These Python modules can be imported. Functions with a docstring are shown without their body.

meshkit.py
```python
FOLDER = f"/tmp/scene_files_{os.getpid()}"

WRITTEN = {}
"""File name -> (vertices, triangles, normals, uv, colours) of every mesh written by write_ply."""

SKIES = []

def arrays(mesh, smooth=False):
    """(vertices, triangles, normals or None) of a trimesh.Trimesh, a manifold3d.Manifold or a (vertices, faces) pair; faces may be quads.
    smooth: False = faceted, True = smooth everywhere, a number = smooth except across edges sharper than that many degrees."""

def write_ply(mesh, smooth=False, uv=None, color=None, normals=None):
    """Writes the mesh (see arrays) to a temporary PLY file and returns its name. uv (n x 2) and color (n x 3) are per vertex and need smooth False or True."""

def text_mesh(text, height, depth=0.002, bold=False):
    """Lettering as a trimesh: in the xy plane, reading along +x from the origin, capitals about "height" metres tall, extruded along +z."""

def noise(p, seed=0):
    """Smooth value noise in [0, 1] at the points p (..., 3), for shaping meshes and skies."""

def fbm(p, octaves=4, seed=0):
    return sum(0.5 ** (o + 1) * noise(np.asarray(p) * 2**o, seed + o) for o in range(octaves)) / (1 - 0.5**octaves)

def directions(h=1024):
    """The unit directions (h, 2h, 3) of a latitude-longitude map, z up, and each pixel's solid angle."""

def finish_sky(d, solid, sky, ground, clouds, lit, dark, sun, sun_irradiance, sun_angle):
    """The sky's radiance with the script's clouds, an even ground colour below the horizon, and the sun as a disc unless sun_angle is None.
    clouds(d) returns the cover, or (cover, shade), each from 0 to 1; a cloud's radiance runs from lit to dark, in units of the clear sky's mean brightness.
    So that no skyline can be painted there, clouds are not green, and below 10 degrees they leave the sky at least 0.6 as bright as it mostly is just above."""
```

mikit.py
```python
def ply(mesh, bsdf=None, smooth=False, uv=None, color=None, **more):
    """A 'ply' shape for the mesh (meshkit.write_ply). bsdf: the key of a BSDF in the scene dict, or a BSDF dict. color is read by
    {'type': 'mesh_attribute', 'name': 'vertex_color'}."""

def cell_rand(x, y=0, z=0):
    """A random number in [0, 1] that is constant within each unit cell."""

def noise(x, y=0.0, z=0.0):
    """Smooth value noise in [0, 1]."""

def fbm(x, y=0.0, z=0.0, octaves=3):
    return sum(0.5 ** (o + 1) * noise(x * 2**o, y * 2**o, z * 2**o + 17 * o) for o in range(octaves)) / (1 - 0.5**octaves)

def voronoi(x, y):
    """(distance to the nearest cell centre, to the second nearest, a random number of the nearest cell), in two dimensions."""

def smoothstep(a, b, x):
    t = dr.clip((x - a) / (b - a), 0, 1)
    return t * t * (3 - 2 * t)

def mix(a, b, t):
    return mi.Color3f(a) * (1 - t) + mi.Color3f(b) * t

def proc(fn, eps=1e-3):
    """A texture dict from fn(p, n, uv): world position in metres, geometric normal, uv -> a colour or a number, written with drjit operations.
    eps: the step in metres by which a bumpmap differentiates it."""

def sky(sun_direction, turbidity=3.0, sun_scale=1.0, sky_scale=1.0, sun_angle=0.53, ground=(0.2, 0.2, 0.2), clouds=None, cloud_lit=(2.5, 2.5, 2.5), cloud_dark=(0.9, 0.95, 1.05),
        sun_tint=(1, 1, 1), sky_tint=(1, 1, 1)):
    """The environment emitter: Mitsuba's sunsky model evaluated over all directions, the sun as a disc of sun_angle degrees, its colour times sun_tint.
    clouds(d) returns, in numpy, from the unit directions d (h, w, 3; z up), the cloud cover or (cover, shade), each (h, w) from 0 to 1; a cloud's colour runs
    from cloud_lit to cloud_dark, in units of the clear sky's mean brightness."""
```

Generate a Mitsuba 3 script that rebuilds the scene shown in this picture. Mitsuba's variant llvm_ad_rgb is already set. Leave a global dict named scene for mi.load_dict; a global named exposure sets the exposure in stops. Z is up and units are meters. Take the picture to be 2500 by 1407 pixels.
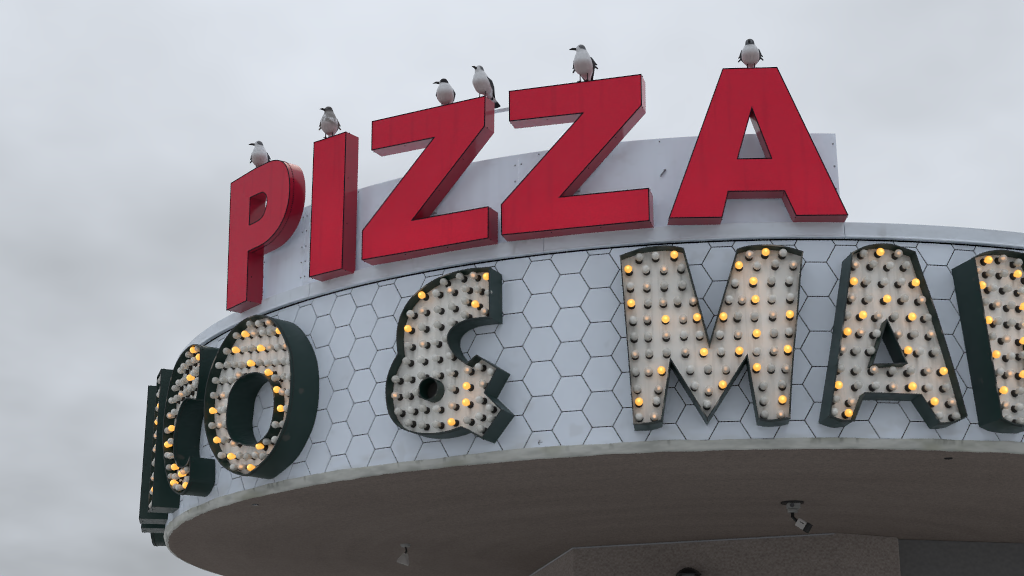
import math, random
import numpy as np, trimesh, manifold3d, shapely
import drjit as dr
import mitsuba as mi
import mikit, meshkit
from mikit import noise, fbm, smoothstep, mix
from shapely.geometry import Polygon, box as sbox, Point
from shapely.ops import unary_union

T = mi.ScalarTransform4f
scene, labels = {}, {}
PI = math.pi

# ---------------------------------------------------------------- camera, sky, exposure
R = 6.8                      # radius of the tiled drum, its axis at x = y = 0
EYE = np.array([0.0, -19.823, 1.65])
LOOK = np.array([-0.1246, 0.9456, 0.2998])
UP = np.array([0.0403, -0.2971, 0.9540])
scene['camera'] = {'type': 'perspective', 'fov': 36.38, 'fov_axis': 'x', 'near_clip': 0.1, 'far_clip': 2000.0,
                   'to_world': T().look_at(origin=EYE.tolist(), target=(EYE + LOOK * 10).tolist(), up=UP.tolist())}
exposure = 1.60


def overcast(d):
    """Whole cover; brighter towards the zenith as overcast skies are, with soft darker banks."""
    z = np.clip(d[..., 2], 0, 1)
    q = d / (z[..., None] + 0.25)                       # cloud layer seen from below
    big = meshkit.fbm(q * [2.754, 2.754, 1.0] + [25.459, 24.669, 5.771], 5, 11)
    mid = meshkit.fbm(q * [11.0, 9.0, 1.0] + [7.1, 0.3, 2.0], 4, 23)
    bright = 0.235 + 0.475 * z + 0.400 * big + 0.10 * (mid - 0.5)
    return np.ones_like(z), np.clip(1 - (bright - 0.25) / 0.85, 0, 1)


scene['sky'] = mikit.sky((0.08, 0.57, 0.82), turbidity=3, sun_scale=0.1, sun_angle=40, ground=(0.38, 0.38, 0.37),
                         clouds=overcast, cloud_lit=(3.54, 3.76, 4.12), cloud_dark=(0.82, 0.87, 0.90))

LAMP = (1.0, 0.95, 0.90)           # lamp tubes inside the red letters
DIM = (0.46, 0.215, 0.070)         # faintly glowing filaments
LIT = (0.325, 0.150, 0.030)         # lit bulbs
HOT = (0.60, 0.40, 0.10)           # the brightest spot of a lit bulb
I_TH = -1.05
ARROW = (-1.503, 4.418)
SOFFIT2 = (2.0, -6.173)
LANTERN = (-0.313, -1.537, 3.955)
SCRIB = [(-0.0560, 5.124, 0.0010, 5.140), (-0.0550, 5.140, 0.0025, 5.158), (-0.0525, 5.158, 0.0030, 5.184), (-0.0515, 5.182, 0.0030, 5.186)]

# traced outlines, metres: x along the letter, height above the eye, 1 = curved
OUTLINES = {
 'P': [(-0.302, 6.011, 0), (0.219, 6.021, 0), (0.49, 6.006, 1), (0.617, 5.982, 1), (0.739, 5.933, 1), (0.822, 5.866, 1), (0.881, 5.769, 1), (0.916, 5.651, 1), (0.921, 5.521, 1), (0.893, 5.402, 1), (0.837, 5.305, 1), (0.742, 5.219, 1), (0.592, 5.154, 1), (0.437, 5.128, 1), (0.148, 5.128, 0), (0.169, 4.596, 0), (-0.242, 4.591, 0)],
 'P_hole': [(0.131, 5.719, 0), (0.344, 5.708, 1), (0.412, 5.687, 1), (0.462, 5.643, 1), (0.483, 5.586, 1), (0.47, 5.518, 1), (0.421, 5.445, 1), (0.336, 5.416, 1), (0.144, 5.415, 0)],
 'M': [(-0.79, 4.297, 0), (-0.686, 4.333, 1), (-0.585, 4.36, 1), (-0.435, 4.373, 1), (-0.335, 4.367, 1), (-0.242, 4.346, 0), (-0.053, 3.504, 0), (0.212, 4.32, 0), (0.272, 4.338, 1), (0.347, 4.348, 1), (0.495, 4.349, 1), (0.641, 4.322, 1), (0.768, 4.278, 0), (0.738, 4.073, 0), (0.693, 3.713, 0), (0.647, 3.41, 0), (0.609, 3.098, 0), (0.583, 2.837, 0), (0.502, 2.821, 1), (0.406, 2.815, 1), (0.318, 2.831, 0), (0.253, 3.369, 0), (-0.097, 2.838, 0), (-0.385, 3.354, 0), (-0.474, 2.838, 0), (-0.577, 2.815, 1), (-0.71, 2.818, 0), (-0.737, 3.323, 0), (-0.761, 3.772, 0)],
 'mA': [(-0.094, 4.279, 0), (0.018, 4.335, 1), (0.114, 4.36, 1), (0.195, 4.369, 1), (0.29, 4.362, 1), (0.472, 4.309, 0), (0.52, 4.117, 0), (0.608, 3.796, 0), (0.686, 3.465, 0), (0.752, 3.165, 0), (0.808, 2.874, 0), (0.708, 2.826, 1), (0.628, 2.809, 1), (0.562, 2.807, 0), (0.417, 3.044, 0), (-0.068, 3.044, 0), (-0.172, 2.812, 0), (-0.273, 2.805, 1), (-0.387, 2.843, 0), (-0.246, 3.499, 0)],
 'mA_hole': [(0.17, 3.679, 0), (0.02, 3.298, 0), (0.314, 3.317, 0)],
 'amp': [(-0.002, 4.341, 0), (-0.186, 4.355, 1), (-0.361, 4.347, 1), (-0.538, 4.312, 1), (-0.7, 4.24, 1), (-0.833, 4.137, 1), (-0.912, 4.012, 1), (-0.947, 3.882, 1), (-0.948, 3.761, 1), (-0.934, 3.652, 0), (-0.992, 3.566, 1), (-1.034, 3.465, 1), (-1.052, 3.361, 1), (-1.046, 3.241, 1), (-1.017, 3.121, 1), (-0.955, 3.023, 1), (-0.865, 2.956, 1), (-0.718, 2.903, 1), (-0.559, 2.881, 1), (-0.401, 2.888, 1), (-0.274, 2.914, 0), (-0.069, 2.792, 0), (0.124, 3.027, 0), (-0.044, 3.197, 0), (0.082, 3.403, 0), (-0.13, 3.547, 0), (-0.229, 3.478, 0), (-0.309, 3.543, 1), (-0.367, 3.609, 1), (-0.407, 3.686, 1), (-0.417, 3.747, 1), (-0.398, 3.797, 1), (-0.341, 3.843, 1), (-0.24, 3.875, 1), (-0.125, 3.88, 1), (0.006, 3.872, 0)],
 'O': [(0.057, 4.35, 1), (-0.093, 4.357, 1), (-0.243, 4.335, 1), (-0.407, 4.269, 1), (-0.538, 4.177, 1), (-0.652, 4.053, 1), (-0.734, 3.923, 1), (-0.791, 3.77, 1), (-0.805, 3.627, 1), (-0.796, 3.482, 1), (-0.761, 3.333, 1), (-0.653, 3.139, 1), (-0.448, 2.935, 1), (-0.225, 2.818, 1), (-0.043, 2.767, 1), (0.044, 2.769, 1), (0.157, 2.807, 1), (0.254, 2.844, 1), (0.35, 2.889, 1), (0.436, 2.951, 1), (0.508, 3.032, 1), (0.609, 3.183, 1), (0.664, 3.375, 1), (0.671, 3.593, 1), (0.633, 3.822, 1), (0.519, 4.035, 1), (0.362, 4.207, 1), (0.224, 4.296, 1)],
 'O_hole': [(-0.378, 3.484, 1), (-0.347, 3.637, 1), (-0.191, 3.751, 1), (0.047, 3.763, 1), (0.198, 3.715, 1), (0.321, 3.623, 1), (0.394, 3.49, 1), (0.412, 3.367, 1), (0.393, 3.243, 1), (0.331, 3.127, 1), (0.165, 3.051, 1), (-0.01, 3.057, 1), (-0.101, 3.086, 1), (-0.256, 3.149, 1), (-0.358, 3.269, 1), (-0.389, 3.397, 1)],
 'C': [(0.118, 4.356, 1), (-0.024, 4.35, 1), (-0.21, 4.306, 1), (-0.388, 4.19, 1), (-0.502, 3.982, 1), (-0.567, 3.725, 1), (-0.56, 3.456, 1), (-0.477, 3.215, 1), (-0.358, 3.01, 1), (-0.214, 2.877, 1), (-0.058, 2.805, 1), (0.05, 2.778, 1), (0.175, 2.81, 1), (0.29, 2.9, 0), (0.245, 3.183, 0), (0.199, 3.095, 1), (0.134, 3.064, 1), (0.032, 3.062, 1), (-0.099, 3.107, 1), (-0.2, 3.225, 1), (-0.241, 3.381, 1), (-0.212, 3.582, 1), (-0.106, 3.731, 1), (-0.005, 3.783, 1), (0.115, 3.776, 1), (0.334, 3.71, 0), (0.379, 3.932, 0), (0.355, 4.273, 0), (0.216, 4.33, 1)],
 'I': [(-0.03, 4.345, 0), (0.159, 4.293, 0), (0.217, 2.771, 0), (0.049, 2.8, 0)],
 'N': [(-0.693, 4.244, 0), (-0.606, 4.29, 1), (-0.513, 4.32, 1), (-0.389, 4.34, 1), (-0.186, 4.33, 0), (-0.364, 2.796, 0), (-0.472, 2.806, 1), (-0.57, 2.842, 0)],
}
BULBS = {
 'M': [(-0.629, 4.283, 'o'), (-0.486, 4.295, 'o'), (-0.326, 4.295, 'b'), (0.316, 4.278, 'd'), (0.452, 4.29, 'b'), (0.597, 4.282, 'o'), (-0.717, 4.178, 'b'), (-0.568, 4.178, 'o'), (-0.419, 4.174, 'd'), (-0.271, 4.182, 'o'), (0.228, 4.187, 'b'), (0.378, 4.181, 'o'), (0.533, 4.186, 'o'), (0.686, 4.177, 'd'), (-0.71, 4.024, 'o'), (-0.568, 4.021, 'd'), (-0.42, 4.023, 'o'), (-0.266, 4.027, 'o'), (0.185, 4.031, 'o'), (0.339, 4.035, 'b'), (0.493, 4.034, 'o'), (0.642, 4.032, 'o'), (-0.705, 3.876, 'b'), (-0.566, 3.874, 'o'), (-0.431, 3.879, 'd'), (-0.308, 3.878, 'o'), (-0.178, 3.881, 'd'), (0.125, 3.886, 'o'), (0.236, 3.88, 'd'), (0.344, 3.882, 'b'), (0.488, 3.881, 'o'), (0.643, 3.88, 'o'), (-0.695, 3.724, 'o'), (-0.57, 3.727, 'd'), (-0.418, 3.73, 'b'), (-0.266, 3.728, 'd'), (-0.154, 3.732, 'b'), (0.075, 3.733, 'b'), (0.19, 3.729, 'o'), (0.337, 3.728, 'o'), (0.489, 3.73, 'd'), (0.634, 3.733, 'b'), (-0.69, 3.574, 'o'), (-0.569, 3.575, 'o'), (-0.417, 3.577, 'd'), (-0.266, 3.58, 'o'), (-0.133, 3.578, 'o'), (0.039, 3.579, 'o'), (0.188, 3.574, 'd'), (0.342, 3.58, 'b'), (0.493, 3.58, 'o'), (0.618, 3.579, 'o'), (-0.684, 3.425, 'd'), (-0.564, 3.429, 'o'), (-0.416, 3.431, 'o'), (-0.259, 3.429, 'd'), (-0.108, 3.429, 'b'), (0.042, 3.426, 'o'), (0.19, 3.425, 'b'), (0.338, 3.425, 'o'), (0.48, 3.423, 'd'), (0.6, 3.426, 'b'), (-0.682, 3.275, 'o'), (-0.572, 3.273, 'd'), (-0.46, 3.279, 'b'), (-0.223, 3.278, 'o'), (-0.073, 3.278, 'o'), (0.078, 3.275, 'd'), (0.329, 3.279, 'b'), (0.454, 3.272, 'o'), (0.571, 3.27, 'd'), (-0.672, 3.126, 'o'), (-0.497, 3.116, 'd'), (-0.194, 3.138, 'o'), (0.038, 3.142, 'b'), (0.374, 3.122, 'o'), (0.539, 3.124, 'o'), (-0.663, 3.009, 'b'), (-0.515, 3.009, 'o'), (-0.077, 3.09, 'd'), (0.375, 2.995, 'o'), (0.531, 3.001, 'b'), (-0.661, 2.884, 'o'), (-0.539, 2.883, 'd'), (-0.095, 2.972, 'o'), (0.374, 2.877, 'o'), (0.515, 2.874, 'd')],
 'mA': [(0.022, 4.288, 'o'), (0.176, 4.308, 'b'), (0.332, 4.299, 'd'), (-0.06, 4.182, 'd'), (0.098, 4.189, 'o'), (0.25, 4.188, 'o'), (0.397, 4.192, 'o'), (-0.084, 4.033, 'b'), (0.036, 4.034, 'o'), (0.189, 4.037, 'o'), (0.337, 4.039, 'o'), (0.464, 4.044, 'b'), (-0.109, 3.877, 'd'), (0.033, 3.881, 'o'), (0.197, 3.885, 'b'), (0.351, 3.891, 'o'), (0.502, 3.89, 'd'), (-0.162, 3.728, 'o'), (-0.027, 3.733, 'b'), (0.107, 3.731, 'd'), (0.262, 3.733, 'o'), (0.415, 3.74, 'b'), (0.543, 3.737, 'o'), (-0.172, 3.581, 'b'), (-0.045, 3.579, 'd'), (0.08, 3.579, 'o'), (0.284, 3.58, 'd'), (0.416, 3.585, 'o'), (0.57, 3.581, 'd'), (-0.222, 3.42, 'd'), (-0.098, 3.424, 'o'), (0.029, 3.426, 'o'), (0.345, 3.431, 'b'), (0.453, 3.43, 'o'), (0.593, 3.435, 'o'), (-0.257, 3.255, 'o'), (-0.107, 3.254, 'o'), (0.042, 3.259, 'd'), (0.207, 3.25, 'o'), (0.355, 3.255, 'o'), (0.508, 3.268, 'd'), (0.649, 3.271, 'b'), (-0.282, 3.115, 'b'), (-0.112, 3.116, 'o'), (0.041, 3.121, 'o'), (0.195, 3.123, 'd'), (0.358, 3.128, 'b'), (0.506, 3.127, 'o'), (0.661, 3.129, 'o'), (-0.316, 2.994, 'o'), (-0.176, 2.98, 'd'), (0.55, 2.998, 'b'), (0.699, 2.996, 'd'), (-0.337, 2.878, 'o'), (-0.21, 2.88, 'b'), (0.575, 2.874, 'o'), (0.719, 2.882, 'o')],
 'amp': [(-0.319, 4.304, 'o'), (-0.178, 4.294, 'd'), (-0.051, 4.269, 'b'), (-0.488, 4.284, 'o'), (-0.26, 4.188, 'o'), (-0.134, 4.16, 'o'), (-0.028, 4.115, 'o'), (-0.413, 4.189, 'd'), (-0.565, 4.191, 'o'), (-0.717, 4.189, 'b'), (-0.263, 4.074, 'o'), (-0.157, 4.022, 'b'), (-0.071, 3.951, 'd'), (-0.404, 4.034, 'o'), (-0.551, 4.034, 'o'), (-0.702, 4.038, 'd'), (-0.831, 4.028, 'o'), (-0.265, 3.937, 'o'), (-0.407, 3.894, 'o'), (-0.549, 3.882, 'o'), (-0.704, 3.883, 'o'), (-0.858, 3.889, 'b'), (-0.459, 3.739, 'o'), (-0.571, 3.725, 'o'), (-0.693, 3.731, 'd'), (-0.845, 3.73, 'o'), (-0.417, 3.585, 'o'), (-0.561, 3.58, 'o'), (-0.713, 3.578, 'o'), (-0.861, 3.583, 'o'), (-0.404, 3.433, 'o'), (-0.549, 3.43, 'o'), (-0.698, 3.431, 'o'), (-0.843, 3.427, 'o'), (-0.966, 3.428, 'o'), (-0.239, 3.43, 'd'), (-0.121, 3.451, 'o'), (0.005, 3.385, 'o'), (-0.244, 3.289, 'b'), (-0.088, 3.283, 'd'), (-0.395, 3.28, 'o'), (-0.751, 3.283, 'o'), (-0.854, 3.274, 'o'), (-0.969, 3.28, 'd'), (-0.247, 3.134, 'b'), (-0.112, 3.152, 'o'), (-0.017, 3.065, 'o'), (-0.389, 3.127, 'd'), (-0.54, 3.117, 'o'), (-0.69, 3.129, 'o'), (-0.807, 3.128, 'o'), (-0.94, 3.126, 'o'), (-0.122, 3.003, 'o'), (-0.003, 2.972, 'o'), (-0.391, 2.983, 'b'), (-0.235, 2.976, 'o'), (-0.1, 2.883, 'o'), (-0.537, 2.975, 'o'), (-0.687, 2.977, 'o'), (-0.826, 3.017, 'o')],
 'O': [(-0.109, 4.297, 'o'), (0.04, 4.278, 'o'), (0.208, 4.25, 'd'), (-0.347, 4.227, 'o'), (-0.192, 4.208, 'b'), (-0.033, 4.186, 'd'), (0.12, 4.162, 'o'), (0.255, 4.134, 'o'), (0.392, 4.12, 'b'), (-0.509, 4.103, 'o'), (-0.345, 4.076, 'b'), (-0.194, 4.057, 'o'), (-0.063, 4.04, 'o'), (0.091, 4.011, 'b'), (0.242, 3.992, 'd'), (0.389, 3.966, 'o'), (0.522, 3.947, 'd'), (-0.63, 3.968, 'o'), (-0.484, 3.946, 'o'), (-0.346, 3.923, 'o'), (-0.217, 3.904, 'o'), (-0.074, 3.888, 'b'), (0.083, 3.863, 'o'), (0.225, 3.841, 'o'), (0.366, 3.82, 'o'), (0.502, 3.794, 'o'), (0.587, 3.777, 'o'), (-0.679, 3.821, 'o'), (-0.532, 3.8, 'o'), (-0.391, 3.779, 'o'), (-0.266, 3.81, 'd'), (0.239, 3.736, 'b'), (0.36, 3.665, 'o'), (0.504, 3.644, 'o'), (0.598, 3.63, 'o'), (-0.701, 3.669, 'o'), (-0.523, 3.642, 'd'), (-0.43, 3.631, 'o'), (0.352, 3.515, 'b'), (0.487, 3.496, 'd'), (0.594, 3.481, 'o'), (-0.698, 3.516, 'b'), (-0.55, 3.5, 'o'), (-0.478, 3.493, 'o'), (0.326, 3.367, 'o'), (0.473, 3.341, 'b'), (0.572, 3.329, 'o'), (-0.699, 3.368, 'o'), (-0.547, 3.343, 'd'), (-0.453, 3.33, 'o'), (0.274, 3.22, 'd'), (0.399, 3.197, 'o'), (0.532, 3.181, 'o'), (-0.594, 3.197, 'b'), (-0.454, 3.179, 'o'), (-0.3, 3.126, 'd'), (0.141, 3.052, 'b'), (0.263, 3.069, 'o'), (0.401, 3.053, 'o'), (-0.492, 3.031, 'o'), (-0.325, 3.003, 'b'), (-0.182, 2.982, 'o'), (-0.044, 2.962, 'o'), (0.089, 2.945, 'o'), (0.226, 2.928, 'o'), (-0.275, 2.889, 'o'), (-0.133, 2.873, 'd'), (0.022, 2.844, 'b')],
 'C': [(0.056, 4.312, 'b'), (0.19, 4.296, 'o'), (-0.065, 4.287, 'o'), (0.232, 4.201, 'b'), (0.097, 4.194, 'o'), (-0.041, 4.193, 'o'), (-0.179, 4.186, 'o'), (-0.259, 4.153, 'o'), (0.23, 4.061, 'o'), (0.115, 4.044, 'o'), (0.009, 4.024, 'b'), (-0.163, 4.025, 'o'), (-0.286, 4.031, 'o'), (0.235, 3.942, 'o'), (-0.394, 3.999, 'o'), (0.209, 3.908, 'o'), (0.051, 3.899, 'o'), (-0.075, 3.884, 'o'), (-0.2, 3.882, 'd'), (-0.324, 3.865, 'o'), (-0.459, 3.873, 'o'), (-0.377, 3.723, 'o'), (-0.493, 3.707, 'd'), (-0.416, 3.564, 'b'), (-0.525, 3.558, 'o'), (-0.513, 3.403, 'b'), (-0.415, 3.417, 'o'), (-0.499, 3.267, 'o'), (-0.393, 3.26, 'o'), (-0.273, 3.111, 'b'), (-0.443, 3.109, 'o'), (-0.057, 3.009, 'b'), (-0.219, 3.011, 'o'), (-0.372, 3.004, 'o'), (0.107, 3.03, 'o'), (0.008, 3.029, 'd'), (0.16, 2.922, 'o'), (-0.287, 2.916, 'b'), (0.087, 2.872, 'b'), (-0.095, 2.873, 'o'), (-0.19, 2.891, 'o')],
 'N': [(-0.523, 4.252, 'b'), (-0.376, 4.278, 'd'), (-0.226, 4.257, 'o'), (-0.644, 4.145, 'd'), (-0.517, 4.136, 'o'), (-0.381, 4.14, 'o'), (-0.238, 4.15, 'b'), (-0.618, 4.008, 'b'), (-0.513, 3.997, 'o'), (-0.361, 4.005, 'o'), (-0.215, 3.999, 'o'), (-0.602, 3.857, 'o'), (-0.477, 3.854, 'd'), (-0.338, 3.851, 'o'), (-0.218, 3.854, 'b'), (-0.583, 3.707, 'b'), (-0.49, 3.696, 'o'), (-0.351, 3.702, 'o'), (-0.236, 3.698, 'd'), (-0.565, 3.556, 'o'), (-0.424, 3.551, 'd'), (-0.253, 3.554, 'b'), (-0.536, 3.407, 'b'), (-0.396, 3.4, 'o'), (-0.268, 3.424, 'o'), (-0.519, 3.259, 'o'), (-0.42, 3.25, 'd'), (-0.288, 3.253, 'b'), (-0.499, 3.103, 'b'), (-0.341, 3.099, 'o'), (-0.499, 2.966, 'd'), (-0.357, 2.963, 'o'), (-0.48, 2.855, 'o'), (-0.363, 2.844, 'o')],
}

# ---------------------------------------------------------------- helpers
def put(key, mesh, bsdf, smooth=False, color=None, to_world=None, **more):
    e = mikit.ply(mesh, bsdf, smooth=smooth, color=color, **more)
    if to_world is not None:
        e['to_world'] = to_world
    scene[key] = e
    return key


COUNT = {}


def num(key):
    n = COUNT.get(key, 0)
    COUNT[key] = n + 1
    return key if n == 0 else '%s_%03d' % (key, n)


def tag(key, label, category=None, group=None, kind=None):
    d = {}
    if label: d['label'] = label
    if category: d['category'] = category
    if group: d['group'] = group
    if kind: d['kind'] = kind
    labels[key] = d


def rgb(*c): return {'type': 'rgb', 'value': list(c)}


def principled(c, rough=0.5, spec=0.5, **kw):
    return {'type': 'principled', 'base_color': c if isinstance(c, dict) else rgb(*c), 'roughness': rough, 'specular': spec, **kw}


def two(b): return {'type': 'twosided', 'bsdf': b}


def bump(b, fn, scale, eps=2e-3):
    return {'type': 'bumpmap', 'arbitrary': mikit.proc(fn, eps), 'scale': scale, 'bsdf': b}


def frame(th, e, ps=0.0):
    """Origin, tangent and outward normal of a letter standing at angle th, its front e metres outside the drum."""
    n0 = np.array([math.sin(th), -math.cos(th), 0])
    a = th + ps
    return n0 * (R + e), np.array([math.cos(a), math.sin(a), 0]), np.array([math.sin(a), -math.cos(a), 0])


Z0 = 1.65


def world(v, fr):
    O, t, n = fr
    v = np.asarray(v, float)
    p = O + v[:, :1] * t + v[:, 2:3] * n
    p[:, 2] += v[:, 1] + Z0
    return p


def moved(m, fr):
    return trimesh.Trimesh(world(m.vertices, fr), m.faces, process=False)


def matrix(fr, x, y, d, s=1.0):
    O, t, n = fr
    m = np.eye(4)
    m[:3, 0], m[:3, 1], m[:3, 2] = t * s, np.array([0, 0, 1]) * s, n * s
    m[:3, 3] = O + x * t + d * n + np.array([0, 0, y + Z0])
    return T(m)


def spline(pts, step=0.02):
    """Closed outline from (x, y, smooth) points: Catmull-Rom through runs of smooth points, straight elsewhere."""
    n, out = len(pts), []
    P = np.array([p[:2] for p in pts], float)
    sm = [bool(p[2]) for p in pts]
    for i in range(n):
        j = (i + 1) % n
        out.append(P[i])
        if sm[i] or sm[j]:
            a = P[i - 1] if sm[i] else 2 * P[i] - P[j] if not sm[j] else P[i] - 0.6 * (P[(j + 1) % n] - P[i]) * 0 - (P[j] - P[i])
            b = P[(j + 1) % n] if sm[j] else P[j] + (P[j] - P[i])
            k = max(2, int(np.linalg.norm(P[j] - P[i]) / step))
            for q in range(1, k):
                t = q / k
                out.append(0.5 * (2 * P[i] + (P[j] - a) * t + (2 * a - 5 * P[i] + 4 * P[j] - b) * t * t + (3 * P[i] - a - 3 * P[j] + b) * t ** 3))
    return np.array(out)


def soft(pts, r):
    """Light smoothing of a closed hand-drawn curve."""
    for _ in range(r):
        pts = 0.25 * np.roll(pts, 1, 0) + 0.5 * pts + 0.25 * np.roll(pts, -1, 0)
    return pts


def polys(g): return [p for p in getattr(g, 'geoms', [g]) if p.area > 1e-6]


def extrude(g, h, z=0.0):
    ms = [trimesh.creation.extrude_polygon(p, h, engine='earcut') for p in polys(g)]
    m = trimesh.util.concatenate(ms)
    m.apply_translation([0, 0, z])
    return m


def box(sx, sy, sz, x=0, y=0, z=0, bevel=0.0):
    if bevel <= 0:
        m = trimesh.creation.box((sx, sy, sz))
    else:
        b = bevel
        pts = [(i * (sx / 2 - (b if k != 0 else 0)), j * (sy / 2 - (b if k != 1 else 0)), l * (sz / 2 - (b if k != 2 else 0)))
               for i in (-1, 1) for j in (-1, 1) for l in (-1, 1) for k in range(3)]
        m = trimesh.convex.convex_hull(np.array(pts))
    m.apply_translation([x, y, z])
    return m


def rod(a, b, r, n=10):
    return trimesh.creation.cylinder(radius=r, segment=[a, b], sections=n)


def revolve(profile, n=16): return trimesh.creation.revolve(np.array(profile, float), sections=n)


def cyl_pts(th, z, r): return np.stack([r * np.sin(th), -r * np.cos(th), z + 0 * th], -1)


def arc_wall(profile, th0, th1, step=0.03, closed=True):
    """Sweeps an (r, z) profile round the drum's axis from th0 to th1."""
    k = max(2, int(abs(th1 - th0) / step) + 1)
    ths = np.linspace(th0, th1, k)
    pr = np.array(profile, float)
    m = len(pr)
    v = np.concatenate([cyl_pts(np.full(m, t), pr[:, 1], 1.0) * np.stack([pr[:, 0], pr[:, 0], np.ones(m)], -1) for t in ths])
    f = []
    for i in range(k - 1):
        for j in range(m if closed else m - 1):
            a, b = i * m + j, i * m + (j + 1) % m
            f += [[a, a + m, b + m], [a, b + m, b]]
    if closed:
        c = trimesh.creation.triangulate_polygon(Polygon(pr), engine='earcut')[1]
        f += [list(t) for t in c[:, ::-1]] + [[x + (k - 1) * m for x in t] for t in c]
    me = trimesh.Trimesh(v, f, process=False)
    if closed and me.volume < 0: me.invert()
    return me


# ---------------------------------------------------------------- materials
def dirt(p, k=1.0):
    return fbm(p.x * 1.1 * k, p.y * 1.1 * k, p.z * 1.1 * k, 4)


def tile_col(tone):
    base = (0.685 * tone, 0.745 * tone, 0.825 * tone)

    def fn(p, n, uv):
        low = smoothstep(4.62, 4.36, p.z) * smoothstep(0.40, 0.75, fbm(p.x * 3, p.y * 3, p.z * 9, 3))
        spot = smoothstep(0.66, 0.80, fbm(p.x * 5 + 3, p.y * 5, p.z * 4, 4))
        c = mix(base, (0.50, 0.51, 0.50), 0.55 * low)
        c = mix(c, (0.52, 0.54, 0.56), 0.35 * spot)
        return c * (0.95 + 0.10 * dirt(p))
    return fn


for k, tone in enumerate((0.96, 1.0, 1.04)):
    scene['tile_paint_%d' % k] = principled(mikit.proc(tile_col(tone)), 0.32, 0.45)


def sheet_fn(p, n, uv):
    streak = fbm(p.x * 14, p.y * 14, p.z * 0.9, 3)
    c = mix((0.70, 0.765, 0.86), (0.67, 0.73, 0.82), smoothstep(0.35, 0.8, streak))
    return mix(c, (0.40, 0.40, 0.39), 0.22 * smoothstep(0.62, 0.85, fbm(p.x * 4 + 9, p.y * 4, p.z * 6, 4)))


scene['sheet_metal'] = two(principled(mikit.proc(sheet_fn), 0.36, 0.5))


def flash_fn(p, n, uv):
    c = mix((0.63, 0.68, 0.74), (0.565, 0.605, 0.65), smoothstep(0.3, 0.8, fbm(p.x * 3.5, p.y * 3.5, p.z * 10, 4)))
    return mix(c, (0.30, 0.29, 0.28), 0.6 * smoothstep(0.60, 0.85, fbm(p.x * 9, p.y * 9, p.z * 3, 3)))


scene['flashing_metal'] = two(principled(mikit.proc(flash_fn), 0.38, 0.5))


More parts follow.
